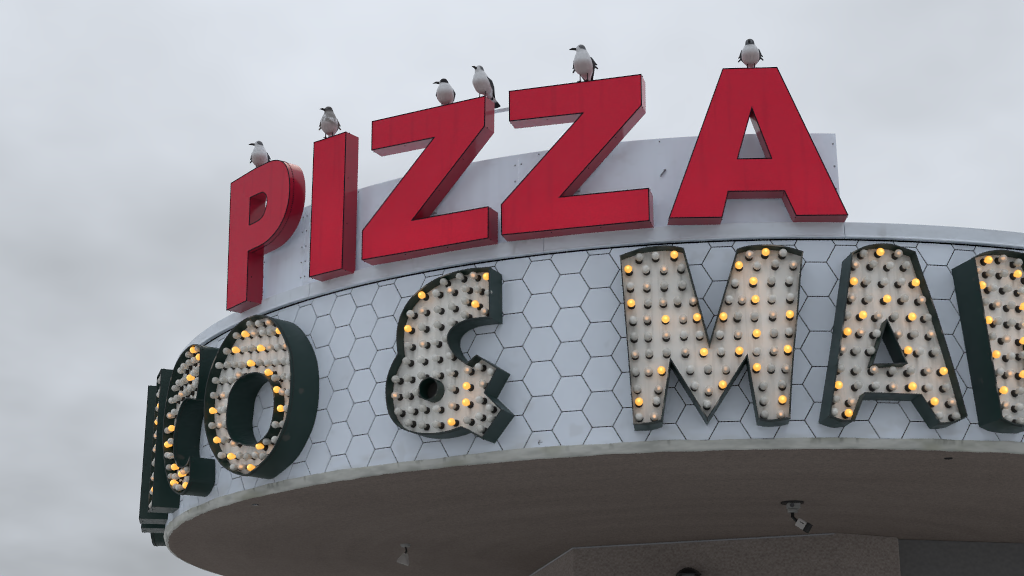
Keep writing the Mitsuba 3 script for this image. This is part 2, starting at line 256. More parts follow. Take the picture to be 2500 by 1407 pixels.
def edge_fn(p, n, uv):
    c = mix((0.56, 0.565, 0.53), (0.42, 0.43, 0.40), smoothstep(0.3, 0.75, fbm(p.x * 7, p.y * 7, p.z * 18, 4)))
    c = mix(c, (0.33, 0.335, 0.25), 0.65 * smoothstep(0.52, 0.78, fbm(p.x * 2.2, p.y * 2.2, p.z * 5 + 4, 3)))
    return mix(c, (0.18, 0.19, 0.16), 0.7 * smoothstep(0.62, 0.8, fbm(p.x * 16, p.y * 16, p.z * 3, 3)) * smoothstep(4.30, 4.37, p.z))


scene['stucco_edge'] = bump(principled(mikit.proc(edge_fn), 0.85, 0.2), lambda p, n, uv: fbm(p.x * 45, p.y * 45, p.z * 45, 3), 0.012)


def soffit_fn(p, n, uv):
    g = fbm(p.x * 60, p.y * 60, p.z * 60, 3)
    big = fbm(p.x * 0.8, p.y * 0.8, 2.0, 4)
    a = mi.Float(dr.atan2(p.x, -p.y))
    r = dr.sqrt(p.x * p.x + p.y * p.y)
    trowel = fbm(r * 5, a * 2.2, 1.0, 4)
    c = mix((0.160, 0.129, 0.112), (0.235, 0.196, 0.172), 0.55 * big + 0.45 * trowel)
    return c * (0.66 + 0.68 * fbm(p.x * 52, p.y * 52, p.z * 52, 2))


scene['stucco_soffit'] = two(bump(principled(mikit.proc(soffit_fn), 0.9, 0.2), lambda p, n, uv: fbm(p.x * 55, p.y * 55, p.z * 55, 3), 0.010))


def wall_fn(p, n, uv):
    g = fbm(p.x * 60, p.y * 60, p.z * 60, 3)
    return mix((0.240, 0.204, 0.184), (0.310, 0.268, 0.244), fbm(p.x * 1.3, p.y * 1.3, p.z * 1.3, 4)) * (0.64 + 0.72 * fbm(p.x * 48, p.y * 48, p.z * 48, 2))


scene['stucco_wall'] = two(bump(principled(mikit.proc(wall_fn), 0.9, 0.2), lambda p, n, uv: fbm(p.x * 55, p.y * 55, p.z * 55, 3), 0.010))
scene['lintel_dark'] = principled(mikit.proc(lambda p, n, uv: mix((0.13, 0.128, 0.128), (0.19, 0.186, 0.183), fbm(p.x * 30, p.y * 30, p.z * 30, 3))), 0.8, 0.2)
scene['dark_joint'] = two(principled((0.003, 0.005, 0.008), 0.8, 0.05))
scene['rivet_grey'] = principled((0.16, 0.17, 0.19), 0.5, 0.4)
scene['bolt_dark'] = principled((0.07, 0.07, 0.075), 0.5, 0.4)
scene['steel_grey'] = principled((0.33, 0.34, 0.36), 0.45, 0.5)


def acrylic_fn(p, n, uv):
    return mix((0.97, 0.014, 0.058), (0.92, 0.012, 0.053), fbm(p.x * 2, p.y * 2, p.z * 2, 3)) * (0.93 + 0.10 * noise(p.x * 90, p.y * 90, p.z * 90)) * (1 - 0.09 * smoothstep(0.55, 0.8, fbm(p.x * 16, p.y * 16, p.z * 1.2, 3)))


scene['red_acrylic'] = {'type': 'principledthin', 'base_color': mikit.proc(acrylic_fn), 'roughness': 0.28, 'spec_trans': 0.0, 'diff_trans': 0.45, 'eta': 1.45}


scene['gloss_film'] = {'type': 'thindielectric', 'int_ior': 1.49, 'specular_reflectance': rgb(0.28, 0.27, 0.30)}


def return_fn(p, n, uv):
    return mix((0.36, 0.012, 0.034), (0.27, 0.011, 0.030), fbm(p.x * 6, p.y * 6, p.z * 3, 3))


scene['red_return'] = two(principled(mikit.proc(return_fn), 0.15, 0.42))
scene['red_trim'] = principled((0.012, 0.004, 0.010), 0.55, 0.08)
scene['letter_back'] = two(principled((0.70, 0.70, 0.70), 0.6, 0.3))


def green_fn(p, n, uv):
    c = mix((0.0055, 0.0260, 0.0205), (0.009, 0.032, 0.026), fbm(p.x * 5, p.y * 5, p.z * 3, 4))
    rust = smoothstep(0.70, 0.84, fbm(p.x * 7 + 5, p.y * 7, p.z * 7, 4))
    return mix(c, (0.09, 0.075, 0.06), 0.5 * rust)


scene['green_paint'] = two(principled(mikit.proc(green_fn), 0.42, 0.45))
scene['rim_worn'] = two(principled(mikit.proc(lambda p, n, uv: mix((0.014, 0.022, 0.021), (0.22, 0.20, 0.17), smoothstep(0.58, 0.72, fbm(p.x * 8, p.y * 8, p.z * 8, 4)))), 0.5, 0.4))
scene['face_enamel'] = two(principled({'type': 'mesh_attribute', 'name': 'vertex_color'}, 0.35, 0.45))
scene['socket_black'] = principled((0.030, 0.028, 0.026), 0.5, 0.3)
clear = {'type': 'thindielectric', 'int_ior': 1.45, 'specular_transmittance': rgb(0.92, 0.91, 0.87)}
scene['bulb_glass'] = {'type': 'blendbsdf', 'weight': 0.62, 'a': clear, 'b': two(principled((0.72, 0.71, 0.66), 0.28, 0.5))}
scene['bulb_glass_milky'] = {'type': 'blendbsdf', 'weight': 0.75, 'a': clear, 'b': two(principled((0.82, 0.81, 0.76), 0.28, 0.5))}
scene['bulb_stem'] = principled((0.55, 0.53, 0.48), 0.4, 0.5)
scene['bulb_frost'] = principled((0.80, 0.60, 0.32), 0.3, 0.5)
scene['gull_feathers'] = principled({'type': 'mesh_attribute', 'name': 'vertex_color'}, 0.8, 0.2, sheen=0.3)
scene['gull_dark'] = principled((0.012, 0.011, 0.012), 0.45, 0.4)
scene['gull_leg'] = principled((0.035, 0.020, 0.020), 0.6, 0.3)
scene['device_white'] = two(principled((0.50, 0.48, 0.46), 0.45, 0.4))
scene['device_grey'] = two(principled((0.26, 0.26, 0.25), 0.5, 0.4))
scene['device_black'] = two(principled((0.012, 0.012, 0.012), 0.35, 0.5))
scene['dark_glass'] = two(principled((0.02, 0.022, 0.025), 0.12, 0.5))
scene['pavement'] = principled(mikit.proc(lambda p, n, uv: mix((0.34, 0.34, 0.335), (0.44, 0.435, 0.425), fbm(p.x * 0.6, p.y * 0.6, 0, 4))), 0.9, 0.2)

# ---------------------------------------------------------------- ground
g = trimesh.creation.revolve(np.array([(0.0, 0.0), (30, 0.0), (150, 0.0), (900, 0.0)]), sections=64)
if g.face_normals[:, 2].mean() < 0: g.invert()
put('ground', g, 'pavement')
tag('ground', 'pale concrete pavement under and around the round canopy', kind='structure')

# ---------------------------------------------------------------- the round canopy
ZS = 4.278                                  # soffit
ZT0, ZT1 = 4.366, 6.124                     # tiled band
CAN = 'round_canopy'
tag(CAN, 'round canopy with white hexagon tiled rim and dark stucco underside', 'canopy')

disc = [(0.0, ZS)] + [(r, ZS) for r in np.linspace(0.8, 6.74, 9)] + [(6.772, ZS + 0.006)]
soff = trimesh.creation.revolve(np.array(disc), sections=240)
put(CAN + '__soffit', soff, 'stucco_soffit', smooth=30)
tag(CAN + '__soffit', 'dark brown rough stucco underside of the canopy')
# concrete edge, its faces a little uneven
pr = [(6.70, ZS + 0.002), (6.776, ZS + 0.004), (6.792, ZS + 0.014), (6.806, ZS + 0.055), (6.815, ZS + 0.082), (6.812, ZS + 0.092), (6.785, ZS + 0.096), (6.70, ZS + 0.096)]
ed = arc_wall(pr, -PI, PI, 0.006)
v = np.array(ed.vertices)
rad = np.hypot(v[:, 0], v[:, 1])
wob = (meshkit.fbm(v * [3, 3, 3], 3, 4) - 0.5) * 0.020 * (rad > 6.79) + (meshkit.fbm(v * [16, 16, 16], 3, 9) - 0.5) * 0.012 * (rad > 6.77)
v[:, :2] *= (1 + wob / rad)[:, None]
v[:, 2] += (meshkit.fbm(v * [2.2, 2.2, 0], 3, 5) - 0.5) * 0.030 * (v[:, 2] > ZS + 0.07) + (meshkit.fbm(v * [9, 9, 0], 3, 6) - 0.5) * 0.008 * (v[:, 2] > ZS + 0.001) * (rad > 6.77)
put(CAN + '__concrete_edge', trimesh.Trimesh(v, ed.faces, process=False), 'stucco_edge', smooth=40)
tag(CAN + '__concrete_edge', 'weathered pale stucco lip along the bottom of the canopy')
# dark ground behind the tile joints
put(CAN + '__backing', arc_wall([(R - 0.006, ZS + 0.05), (R - 0.006, ZT1 + 0.06)], -PI, PI, 0.02, closed=False), 'dark_joint', smooth=30)
# hexagon tiles
S, PH, H0 = 0.18018, -0.21879, 4.27401 + Z0
rng = random.Random(5)


def hex_tile(col, row, joint=0.0080):
    """One flat-topped hexagon bent to the drum, cut where the band ends; column pitch 1.5 S, row pitch sqrt(3) S."""
    uc = col * 1.5 * S
    zc = H0 + (2 * row + (1 if col % 2 else 0)) * S * math.sqrt(3) / 2
    q = Polygon([(uc + S * math.cos(k * PI / 3), zc + S * math.sin(k * PI / 3)) for k in range(6)]).buffer(-joint / 2, join_style=2)
    q = q.intersection(sbox(uc - 1, ZT0 - 0.02, uc + 1, ZT1))
    if q.is_empty or q.area < 0.002: return None
    pts = np.array(q.exterior.coords)[:-1]
    if not q.exterior.is_ccw: pts = pts[::-1]
    ring = []
    for i in range(len(pts)):
        a, b = pts[i], pts[(i + 1) % len(pts)]
        k = 2 if abs(b[0] - a[0]) > 0.05 else 1
        ring += [a + (b - a) * t / k for t in range(k)]
    ring = np.array(ring)
    n = len(ring)
    c = ring.mean(0)
    out = [0.0012 * rng.random(), 0.0012 * rng.random()]
    tip = (out[0] - 0.0006) + (ring[:, 0] - c[0]) * (out[1] - 0.0006) * 2
    def on(p, r): return cyl_pts(PH + p[:, 0] / R, p[:, 1], 1.0) * np.stack([r, r, np.ones(len(p))], -1)
    front = on(ring + (c - ring) * 0.008, R + tip)
    lip = on(ring, R - 0.0014 + tip)
    back = on(ring, np.full(n, R - 0.0055))
    V = np.concatenate([front, lip, back, on(c[None], np.array([R]))])
    F = []
    for i in range(n):
        j = (i + 1) % n
        F += [[3 * n, i, j], [i, n + i, n + j], [i, n + j, j], [n + i, 2 * n + i, 2 * n + j], [n + i, 2 * n + j, n + j]]
    return trimesh.Trimesh(V, F, process=False)


rest = []
for col in range(-79, 79):
    th = PH + col * 1.5 * S / R
    for row in range(-6, 3):
        m = hex_tile(col, row)
        if m is None: continue
        if -1.25 < th < 0.53:
            put(num(CAN + '__hexagon_tile'), m, 'tile_paint_%d' % rng.choice((0, 1, 1, 2)))
        else:
            rest.append(m)
put(CAN + '__far_tiles', trimesh.util.concatenate(rest), 'tile_paint_1')
tag(CAN + '__far_tiles', None, kind='stuff')
# small arrow mark drawn on a tile near the bottom
def drum_strip(u0, z0, u1, z1, w, r=0.0016):
    d = np.array([u1 - u0, z1 - z0]); d /= np.linalg.norm(d); nn = np.array([-d[1], d[0]]) * w / 2
    c = np.array([[u0, z0] + nn, [u0, z0] - nn, [u1, z1] - nn, [u1, z1] + nn])
    V = np.concatenate([cyl_pts(c[:, 0] / R, c[:, 1], R + r), cyl_pts(c[:, 0] / R, c[:, 1], R - 0.001)])
    return trimesh.convex.convex_hull(V)
ax, az = ARROW
put(CAN + '__arrow_mark', trimesh.util.concatenate([drum_strip(ax - .022, az, ax + .022, az + .004, .006), drum_strip(ax - .022, az, ax - .004, az + .020, .006), drum_strip(ax - .022, az, ax - .008, az - .018, .006)]), 'bolt_dark')
tag(CAN + '__arrow_mark', 'small dark arrow drawn on a tile')
# flashing cap in segments
for k in range(16):
    a0 = -0.213 - 0.39 * 8 + 0.39 * k
    ZL = 4.487 + Z0
    prof = [(6.803, ZL), (6.846, ZL + 0.001), (6.848, ZL + 0.010), (6.836, ZL + 0.022), (6.832, ZL + 0.05), (6.829, ZL + 0.146), (6.822, ZL + 0.152), (6.60, ZL + 0.158), (6.60, ZL + 0.12), (6.803, ZL + 0.12)]
    put(num(CAN + '__flashing'), arc_wall(prof, a0 + 0.0004, a0 + 0.39 - 0.0004, 0.02), 'flashing_metal', smooth=30)
put(CAN + '__roof_deck', trimesh.creation.revolve(np.array([(6.62, 6.26), (0.0, 6.32)]), sections=96), 'sheet_metal')
# little holes in the soffit
for x, y in ((-4.605, -4.675), SOFFIT2):
    put(num(CAN + '__soffit_vent'), trimesh.creation.cylinder(radius=0.035, height=0.010, sections=14, transform=trimesh.transformations.translation_matrix([x, y, ZS - 0.001])), 'device_black')

# ---------------------------------------------------------------- booth under the canopy
tag('corner_booth', 'dark stucco building core standing under the round canopy', 'building')
wallpoly = Polygon([(-1.72, -1.19), (1.24, -1.925), (1.36, -1.935), (2.03, -1.51), (2.42, 2.28), (-2.6, 1.57)])
put('corner_booth__wall', extrude(Polygon([(-1.72, -1.19), (1.30, -1.93), (1.36, 0.4), (2.1, 2.28), (-2.6, 1.57)]), ZS - 0.004), 'stucco_wall')
put('corner_booth__pier', extrude(Polygon([(1.285, -1.9330), (1.34, -1.940), (2.03, -1.51), (2.18, -0.75), (1.363, -0.5)]), ZS - 0.005), 'stucco_wall')
tag('corner_booth__pier', 'stucco pier at the right corner of the building core')
rec = extrude(Polygon([(2.055, -1.36), (5.6, -0.08), (5.6, 0.12), (2.07, -1.15)]), ZS - 0.006 - 3.62, 3.62)
put('corner_booth__lintel', rec, 'lintel_dark')
put('corner_booth__shop_window', extrude(Polygon([(2.065, -1.26), (5.6, 0.02), (5.6, 0.07), (2.07, -1.20)]), 3.62), 'dark_glass')
trim_pts = [(-2.61, 1.57), (-1.725, -1.196), (1.30, -1.938)]
put('corner_booth__cornice_bead', trimesh.util.concatenate([rod((*a, ZS - 0.010), (*b, ZS - 0.010), 0.009, 6) for a, b in zip(trim_pts, trim_pts[1:])]), 'steel_grey')

# ---------------------------------------------------------------- sheet-metal wall behind the red letters
BW = 'backing_wall'
tag(BW, 'curved white sheet metal wall standing behind the red letters', 'wall')
RP, ZP0, ZP1 = 6.771, 6.262, 7.147
seams = [-0.735, -0.630, -0.252, 0.1765]
riv = []
for a, b in zip(seams, seams[1:]):
    put(num(BW + '__panel'), arc_wall([(RP, ZP0), (RP, ZP1), (RP - 0.004, ZP1), (RP - 0.004, ZP0)], a + 0.0002, b - 0.0002, 0.02), 'sheet_metal', smooth=30)
    for t in (a + 0.0045, b - 0.0045):
        for z in np.arange(ZP0 + 0.14, ZP1, 0.2145 if a > -0.6 else 0.16):
            p = cyl_pts(np.array([t]), np.array([z]), RP + 0.001)[0]
            q = cyl_pts(np.array([t]), np.array([z]), RP + 0.006)[0]
            riv.append(rod(p, q, 0.0075, 8))
    for t in np.arange(a + 0.03, b - 0.02, 0.083):
        riv.append(rod(cyl_pts(np.array([t]), np.array([ZP1 - 0.03]), RP + 0.001)[0], cyl_pts(np.array([t]), np.array([ZP1 - 0.03]), RP + 0.006)[0], 0.0065, 8))
put(BW + '__rivets', trimesh.util.concatenate(riv), 'rivet_grey')
tag(BW + '__rivets', None, kind='stuff')
for t in np.arange(-0.68, 0.17, 0.14):                     # rear braces down to the deck
    a = cyl_pts(np.array([t]), np.array([ZP1 - 0.12]), RP - 0.012)[0]
    b = cyl_pts(np.array([t]), np.array([6.275]), RP - 0.60)[0]
    put(num(BW + '__brace'), rod(a, b, 0.016, 8), 'steel_grey')
put(BW + '__top_angle', arc_wall([(RP - 0.005, ZP1 - 0.012), (RP - 0.035, ZP1 - 0.012), (RP - 0.035, ZP1 - 0.016), (RP - 0.005, ZP1 - 0.016)], seams[0] + 0.001, seams[-1] - 0.001, 0.02), 'steel_grey')
put(BW + '__scribble', trimesh.util.concatenate([drum_strip(u * 6.8, z0 + Z0, (u + du) * 6.8, z1 + Z0, .0018, RP - R + .001) for u, z0, du, z1 in SCRIB]), 'rivet_grey')
tag(BW + '__scribble', 'small dark scribble on the metal wall')
put('tie_bar', arc_wall([(6.760, 5.955 + Z0), (6.772, 5.955 + Z0), (6.772, 5.988 + Z0), (6.760, 5.988 + Z0)], -0.43, -0.12, 0.02), 'flashing_metal', smooth=30)
tag('tie_bar', 'grey metal bar bridging the gap between the two red letters Z near their tops', 'bar')

# ---------------------------------------------------------------- red letters
Z_OUT = [(-0.604, 6.024, 0), (0.634, 6.030, 0), (0.630, 5.728, 0), (-0.131, 4.935, 0), (0.672, 4.931, 0), (0.671, 4.627, 0), (-0.676, 4.628, 0), (-0.680, 4.921, 0), (0.087, 5.718, 0), (-0.602, 5.724, 0)]
I_OUT = [(-0.222, 6.023, 0), (0.212, 6.025, 0), (0.220, 4.612, 0), (-0.214, 4.614, 0)]
A_OUT = [(-0.245, 6.036, 0), (0.238, 6.041, 0), (0.776, 4.632, 0), (0.328, 4.632, 0), (0.239, 4.862, 0), (-0.245, 4.862, 0), (-0.307, 4.623, 0), (-0.769, 4.623, 0)]
A_HOLE = [(-0.005, 5.645, 0), (-0.150, 5.170, 0), (0.142, 5.170, 0)]
RED = [('P', (-.745, .2, -.014), OUTLINES['P'], OUTLINES['P_hole'], 'red block letter P, leftmost of the red letters', [((-0.04, 4.72), (-0.04, 5.2))]),
       ('I', (-.545, .2, .028), I_OUT, None, 'red block letter I standing between the P and the first Z', [((0.0, 4.70), (0.0, 5.35))]),
       ('Z', (-.376, .2, .027), Z_OUT, None, 'red block letter Z next to the I, with two gulls on its top', [((-0.58, 4.76), (0.58, 4.76))]),
       ('Z', (-.164, .2, .011), Z_OUT, None, 'red block letter Z next to the A, with one gull on its top', [((-0.58, 4.76), (0.58, 4.76))]),
       ('A', (.065, .2, .036), A_OUT, A_HOLE, 'red block letter A at the right end of the red letters', [((-0.62, 4.75), (-0.25, 4.98)), ((0.62, 4.75), (0.25, 4.98))])]
DEP = 0.186
RFR = []
for (L, fr_, out, hole, lab, lamps), glow in zip(RED, (0.30, 0.55, 0.65, 0.45, 0.38)):
    fr = frame(*fr_)
    RFR.append(fr)
    key = num('channel_letter')
    tag(key, lab, 'letter', 'red letters along the canopy top')
    pg = Polygon(spline(out), [spline(hole)] if hole else [])
    if not pg.is_valid: pg = pg.buffer(0)
    side = pg.difference(pg.buffer(-0.005, join_style=2))
    put(key + '__side', moved(extrude(side, DEP - 0.006, -DEP), fr), 'red_return', smooth=30)
    trim = pg.buffer(0.002, join_style=2).difference(pg.buffer(-0.0065, join_style=2))
    put(key + '__trim', moved(extrude(trim, 0.0065, -0.0065), fr), 'red_trim', smooth=30)
    f = extrude(pg.buffer(-0.0065, join_style=2), 0.003, -0.007)
    keep = f.vertices[f.faces][:, :, 2].min(1) > -0.0045     # one thin acrylic sheet
    put(key + '__face', moved(trimesh.Trimesh(f.vertices, f.faces[keep], process=False), fr), 'red_acrylic')
    fg = trimesh.Trimesh(f.vertices + [0, 0, 0.0015], f.faces[keep], process=False)
    put(key + '__face__gloss_film', moved(fg, fr), 'gloss_film')
    put(key + '__back', moved(extrude(pg.buffer(-0.006, join_style=2), 0.003, -DEP + 0.002), fr), 'letter_back')
    for a, b in lamps:                                     # the lamp tube inside the box, glowing weakly through the face
        put(num(key + '__lamp_tube'), moved(rod((*a, -0.135), (*b, -0.135), 0.012, 8), fr), 'letter_back', smooth=30,
            emitter={'type': 'area', 'radiance': rgb(*[glow * c for c in LAMP])})
    c = np.array(pg.representative_point().coords[0])
    for dy in (-0.25, 0.25):
        p = Point(c[0], c[1] + dy)
        if not pg.contains(p): p = Point(*c)
        if p.y < 5.45:
            put(num(key + '__bracket'), moved(box(0.05, 0.05, 0.075, p.x, p.y, -DEP - 0.036), fr), 'steel_grey')
    if True:                                               # screws along the side near the front
        ex = np.array(pg.exterior.segmentize(0.5).coords)[:-1]
        sc = [trimesh.creation.icosphere(1, 0.006) for _ in ex]
        for s_, q in zip(sc, ex): s_.apply_translation([q[0], q[1], -0.05])
        put(key + '__screws', moved(trimesh.util.concatenate(sc), fr), 'red_trim')
        tag(key + '__screws', None, kind='stuff')

# ---------------------------------------------------------------- bulb letters
GLOBE = [(0.0001, 0.121), (0.012, 0.1192), (0.022, 0.1145), (0.030, 0.1065), (0.0345, 0.0965), (0.0358, 0.0865), (0.0338, 0.0750), (0.0290, 0.0625), (0.0235, 0.0510), (0.0195, 0.0410), (0.0180, 0.0320)]
globe = revolve(GLOBE, 14)
socket = revolve([(0.0001, 0.036), (0.0215, 0.036), (0.0235, 0.030), (0.0240, 0.004), (0.0320, 0.0035), (0.0335, 0.0)], 12)
stem = revolve([(0.0001, 0.082), (0.006, 0.080), (0.009, 0.070), (0.008, 0.052), (0.011, 0.036)], 8)
wire = revolve([(0.0001, 0.112), (0.009, 0.109), (0.0150, 0.099), (0.0150, 0.086), (0.009, 0.072), (0.0001, 0.069)], 8)
hot = revolve([(0.0001, 0.1200), (0.006, 0.1190), (0.0095, 0.1160), (0.011, 0.108), (0.0001, 0.100)], 10)
core = revolve([(0.0001, 0.1175), (0.012, 0.1160), (0.021, 0.1115), (0.0288, 0.1040), (0.0330, 0.0945), (0.0342, 0.0865), (0.0322, 0.0755), (0.0272, 0.0635), (0.0210, 0.0520), (0.0165, 0.0410), (0.0150, 0.034)], 14)
for m_ in (globe, socket, stem, wire, core, hot):
    m_.apply_scale(0.99)
    m_.merge_vertices()
    m_.fix_normals()
    c_ = m_.vertices.mean(0); q_ = m_.triangles_center - c_
    if (q_ * m_.face_normals).sum(1).mean() < 0: m_.invert()
PLY = {k: mikit.ply(m_, None, smooth=40) for k, m_ in (('globe', globe), ('socket', socket), ('stem', stem), ('wire', wire), ('core', core), ('hot', hot))}
REC = 0.120
ref = lambda k: {'type': 'ref', 'id': k}
brng = random.Random(77)


def bulb(key, fr, x, y, state):
    b = num(key + '__bulb')
    tilt = T().rotate([1, 0, 0], brng.uniform(-4, 4)).rotate([0, 1, 0], brng.uniform(-4, 4))
    m = matrix(fr, x, y, -REC + 0.001) @ tilt
    scene[b] = {**PLY['globe'], 'bsdf': ref('bulb_glass' if state != 'o' or brng.random() < 0.55 else 'bulb_glass_milky'), 'to_world': m}
    scene[b + '__socket'] = {**PLY['socket'], 'bsdf': ref('socket_black'), 'to_world': m}
    if state == 'o':
        scene[b + '__stem'] = {**PLY['stem'], 'bsdf': ref('bulb_stem'), 'to_world': m}
    elif state == 'd':
        k = brng.uniform(0.6, 1.1)
        scene[b + '__filament'] = {**PLY['wire'], 'bsdf': ref('bulb_frost'), 'to_world': m, 'emitter': {'type': 'area', 'radiance': rgb(*[k * c for c in DIM])}}
        labels[b] = {'label': 'bulb with only a faint orange glow'}
    else:
        k = brng.uniform(0.9, 1.15)
        scene[b]['bsdf'] = ref('bulb_lit_glass')
        scene[b + '__hot_spot'] = {**PLY['hot'], 'bsdf': ref('bulb_frost'), 'to_world': m, 'emitter': {'type': 'area', 'radiance': rgb(*[k * c for c in HOT])}}
        scene[b + '__glow'] = {**PLY['core'], 'bsdf': ref('bulb_frost'), 'to_world': m, 'emitter': {'type': 'area', 'radiance': rgb(*[k * c for c in LIT])}}
        labels[b] = {'label': 'glowing yellow bulb'}


scene['bulb_lit_glass'] = {'type': 'thindielectric', 'int_ior': 1.45, 'specular_transmittance': rgb(1.0, 0.90, 0.62)}


def to_drum(V, fr, d_back):
    """Pushes the vertices at the back of a return straight in until they meet the drum."""
    W = world(V, fr)
    n = fr[2]
    for i in np.nonzero(V[:, 2] < d_back + 1e-6)[0]:
        p = W[i] - n * V[i, 2]
        b, c = -(p[0] * n[0] + p[1] * n[1]), p[0] ** 2 + p[1] ** 2 - (R + 0.003) ** 2
        disc = b * b - c
        s = -b - math.sqrt(disc) if disc > 0 else 0.4
        W[i] = p - n * min(max(s, 0.02), 0.55)
    return W


def stained(pg, spots, seed):
    """The enamel face as a fine mesh coloured by rust, and by drip marks deepened for the shadows below its sockets."""
    ms = [trimesh.Trimesh(*[np.pad(a, ((0, 0), (0, 1))) if a.shape[1] == 2 else a for a in trimesh.creation.triangulate_polygon(p, engine='earcut')], process=False) for p in polys(pg)]
    v, f = trimesh.util.concatenate(ms).vertices, trimesh.util.concatenate(ms).faces
    v, f = trimesh.remesh.subdivide_to_size(v, f, 0.022, max_iter=14)
    m = trimesh.Trimesh(v, f, process=True)
    if m.face_normals[:, 2].mean() < 0: m.invert()
    v = np.array(m.vertices)
    col = np.tile(np.array([[0.875, 0.873, 0.835]]), (len(v), 1))
    n1 = meshkit.fbm(v * [5, 2.5, 0] + seed, 4, 3)
    col *= (0.90 + 0.2 * n1)[:, None]
    streak = meshkit.fbm(v * [34, 1.6, 0] + seed * 3, 3, 8)
    amt = 0.20 * np.clip((streak - 0.52) / 0.25, 0, 1)
    r = random.Random(seed)
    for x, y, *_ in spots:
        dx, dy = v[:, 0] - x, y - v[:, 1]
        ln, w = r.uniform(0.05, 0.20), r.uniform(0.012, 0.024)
        drip = np.exp(-(dx / w) ** 2) * np.clip(1 - dy / ln, 0, 1) * (dy > 0) * r.uniform(0.25, 0.85)  # drip stain, strengthened to paint in the shadow under the bulb
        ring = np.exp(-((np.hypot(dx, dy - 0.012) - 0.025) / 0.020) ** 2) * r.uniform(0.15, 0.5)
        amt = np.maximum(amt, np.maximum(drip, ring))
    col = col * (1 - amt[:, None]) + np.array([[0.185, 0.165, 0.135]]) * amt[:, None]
    d = shapely.distance(pg.boundary, shapely.points(v[:, :2]))
    e = np.clip(1 - d / 0.03, 0, 1) * np.clip((meshkit.fbm(v * [9, 9, 0] + seed, 3, 5) - 0.4) / 0.2, 0, 1) * 0.6
    col = col * (1 - e[:, None]) + np.array([[0.26, 0.20, 0.15]]) * e[:, None]
    return m, col


def bulb_letter(fr_, outline, holes, spots, label, smooth_curve=0):
    fr = frame(*fr_)
    key = num('bulb_letter')
    tag(key, label, 'letter', 'bulb letters round the canopy rim')
    ex = soft(spline(outline), smooth_curve)
    hs = [soft(spline(h), smooth_curve) for h in holes]
    pg = Polygon(ex, hs)
    if not pg.is_valid: pg = pg.buffer(0)
    tk = 0.006
    inner = pg.buffer(-tk, join_style=2)
    side = pg.difference(inner)
    dens = Polygon(side.exterior.segmentize(0.08), [i.segmentize(0.08) for i in side.interiors]) if side.geom_type == 'Polygon' else side.segmentize(0.08)
    m = extrude(dens, 0.4, -0.4)
    V = np.array(m.vertices)
    put(key + '__side', trimesh.Trimesh(to_drum(V, fr, -0.4), m.faces, process=False), 'green_paint', smooth=30)
    rim = pg.buffer(0.0015, join_style=2).difference(pg.buffer(-0.0085, join_style=2))
    put(key + '__rim', moved(extrude(rim, 0.008, -0.0055), fr), 'rim_worn', smooth=30)
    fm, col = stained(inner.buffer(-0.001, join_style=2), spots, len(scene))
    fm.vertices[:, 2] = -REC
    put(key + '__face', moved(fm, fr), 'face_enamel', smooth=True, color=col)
    ok = inner.buffer(-0.018)
    for x, y, s in spots:
        p = Point(x, y)
        if not ok.contains(p):
            from shapely.ops import nearest_points
            q = nearest_points(ok, p)[0]
            if q.distance(p) > 0.06: continue
            x, y = q.x, q.y
        bulb(key, fr, x, y, s)
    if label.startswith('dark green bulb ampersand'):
        put(key + '__added_dark_plug', moved(extrude(Polygon([p[:2] for p in holes[0]]).buffer(-0.001), 0.004, -0.15), fr), 'socket_black')  # black disc added to stand in for the shade inside the tube
    # rivets on the side
    sc = []
    for q in np.array(pg.exterior.segmentize(0.33).coords)[:-1]:
        s_ = trimesh.creation.icosphere(1, 0.007); s_.apply_translation([q[0], q[1], -0.03]); sc.append(s_)
    put(key + '__rivets', moved(trimesh.util.concatenate(sc), fr), 'socket_black')
    tag(key + '__rivets', None, kind='stuff')
    return key, fr


def fill(outline, holes, avoid=(), seed=1, px=0.135, py=0.148, x_min=-9):
    """Rows of bulbs over a letter."""
    r = random.Random(seed)
    pg = Polygon(spline(outline), [spline(h) for h in holes]).buffer(-0.055)
    x0, y0, x1, y1 = pg.bounds
    out = []
    for y in np.linspace(y1 - 0.01, y0 + 0.01, int((y1 - y0) / py) + 1):
        seg = pg.intersection(sbox(x0 - 1, y - 0.001, x1 + 1, y + 0.001))
        for s in polys_any(seg):
            a, _, b, _ = s.bounds
            n = max(1, int(round((b - a) / px)) + 1)
            for x in (np.linspace(a, b, n) if n > 1 else [(a + b) / 2]):
                if x > x_min and all((x - p[0]) ** 2 + (y - p[1]) ** 2 > 0.01 for p in avoid):
                    out.append((float(x), float(y), r.choice('oooodob')))
    return out


def polys_any(g): return [p for p in getattr(g, 'geoms', [g]) if not p.is_empty]


